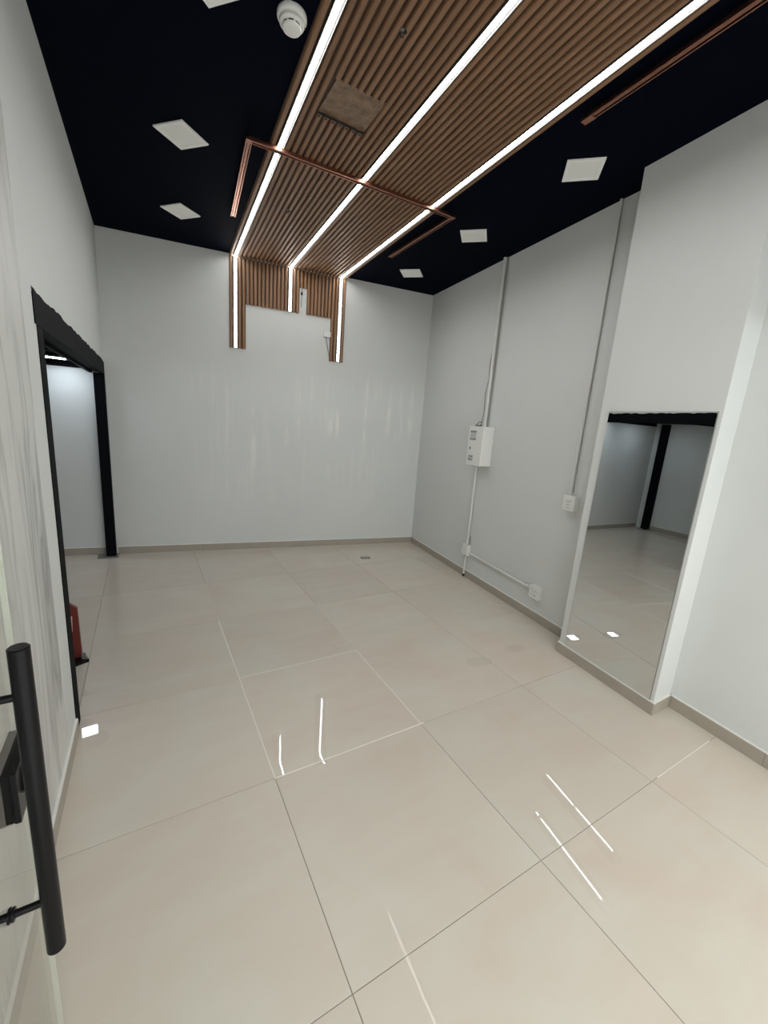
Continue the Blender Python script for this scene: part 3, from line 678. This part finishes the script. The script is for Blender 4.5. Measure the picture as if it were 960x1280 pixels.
# outlet on the back wall beside the right slat tongue
t = thing('wall_outlet', 'small white outlet on the back wall left of the right slat tongue', 'outlet', Fback(1.885, 2.545))
b2 = NB(); box(b2, -.040, .040, .001, .030, -.028, .028, .004); obj('body', b2, M_WHITEP, t)
for a in (-.014, .014):
    b2 = NB(); cyl(b2, (a, .030, .002), (a, .0312, .002), .0045, 10); obj('slot', b2, M_SLOT, t)
b2 = NB(); tube(b2, [(-.010, .012, -.0285), (-.006, .014, -.07), (.012, .014, -.14), (.028, .014, -.20), (.038, .012, -.262)], .0042, 8); o = obj('cable', b2, M_GREYC, t, True); o['label'] = 'thin dark cable'

# ------------------------------------------------------------------ mirror on the pier
t = thing('wall_mirror', 'tall frameless mirror on the right pier reflecting the side room', 'mirror', Fright(1.315, .084, 0, XC, AC))
nC = math.hypot(1, AC)
b2 = NB(); w0, w1 = -(1.645-1.315)*nC, (1.315-1.008)*nC
sweep(b2, [(w0, .0008, 0), (w1, .0008, 0), (w1, .0008, 1.690), (w0+.012, .0008, 1.690)], [(w0, .0058, 0), (w1, .0058, 0), (w1, .0058, 1.690), (w0+.012, .0058, 1.690)]); obj('mirror_glass', b2, M_MIRROR, t)
b2 = NB(); box(b2, w1+.0004, w1+.0035, .0005, .0062, 0, 1.690); obj('edge', b2, M_STEEL, t)

# ------------------------------------------------------------------ glass door with black pull handle
GXD, GYE = -.240, .965
t = thing('glass_door', 'open frameless glass door with black hardware at the left edge', 'door', T3(GXD, .07, 0))
b2 = NB(); box(b2, -.005, .005, 0, GYE-.07-.0006, .012, 2.35); obj('glass_pane', b2, M_GLASS, t)
b2 = NB(); box(b2, -.005, .005, GYE-.07-.0005, GYE-.07+.001, .012, 2.35); obj('polished_edge', b2, M_GEDGE, t)
hb = bpy.data.objects.new('pull_handle', None); COL.objects.link(hb); hb.parent = t; hb.location = (0, .749-.07, .91); hb['label'] = 'black tubular pull handle'
b2 = NB(); cyl(b2, (.062, 0, -.300), (.062, 0, .306), .0142, 36, bev=.002); obj('grip_bar', b2, M_BLACKM, hb, True)
b2 = NB(); cyl(b2, (-.062, 0, -.300), (-.062, 0, .306), .0142, 36, bev=.002); obj('grip_bar', b2, M_BLACKM, hb, True)
for z in (.222, -.188):
    b2 = NB(); cyl(b2, (-.060, 0, z), (.060, 0, z), .0062, 18); obj('standoff', b2, M_BLACKM, hb, True)
    b2 = NB(); cyl(b2, (.0053, 0, z), (.0093, 0, z), .0125, 24, bev=.001); cyl(b2, (.0105, 0, z), (.0145, 0, z), .0115, 24, bev=.001); obj('collar', b2, M_BLACKM, hb, True)
lk = bpy.data.objects.new('lock', None); COL.objects.link(lk); lk.parent = t; lk.location = (0, GYE-.07, .875); lk['label'] = 'black patch lock clamped on the glass edge'
b2 = NB(); box(b2, .0058, .016, -.130, .002, -.053, .053, .002); obj('lock_case', b2, M_BLACKM, lk)
b2 = NB(); box(b2, -.020, -.0058, -.130, .002, -.053, .053, .002); obj('lock_case', b2, M_BLACKM, lk)
b2 = NB(); box(b2, -.0056, .0056, -.128, .0015, -.051, .051); obj('lock_core', b2, M_BLACKM, lk)
b2 = NB(); cyl(b2, (.0162, -.070, .0), (.024, -.070, .0), .030, 32, bev=.002); obj('rosette', b2, M_BLACKM, lk, True)

# ------------------------------------------------------------------ red stand behind the near jamb
t = thing('red_stand', 'red metal floor stand with pale label, just inside the side room opening', 'stand', T3(-.47, 2.90, 0))
b2 = NB(); pts = [(-.15, .018), (.076, .018), (.072, .345), (.010, .405), (-.15, .42)]
sweep(b2, [(x, 0, z) for x, z in pts], [(x, .028, z) for x, z in pts]); obj('panel', b2, M_RED, t)
b2 = NB(); pts = [(-.03, .31), (.045, .30), (.040, .20), (.010, .17), (-.03, .17)]
sweep(b2, [(x, -.0012, z) for x, z in pts], [(x, -.0002, z) for x, z in pts]); obj('label_plate', b2, M_LABEL, t)
b2 = NB(); prism(b2, [(-.15, -.03), (.03, -.085), (.115, -.045), (.085, .05), (-.15, .05)], .0005, .0175); obj('foot', b2, M_BLACKM, t)
b2 = NB(); sweep(b2, [(.076, -.028, .018), (.076, .0, .018), (.076, .0, .055)], [(.112, -.045, .018), (.100, .0, .018), (.080, .0, .050)]); obj('wedge', b2, M_STEEL, t)

# floor outlet
t = thing('floor_outlet', 'small dark metal floor outlet cover near the back wall', 'outlet', T3(2.245, 4.10, 0, -.2))
b2 = NB(); box(b2, -.055, .055, -.035, .035, .0003, .004, .001); obj('cover_plate', b2, M_DSTEEL, t)
b2 = NB(); box(b2, -.044, .044, -.025, .025, .0041, .0052); obj('flap', b2, M_GREYC, t)
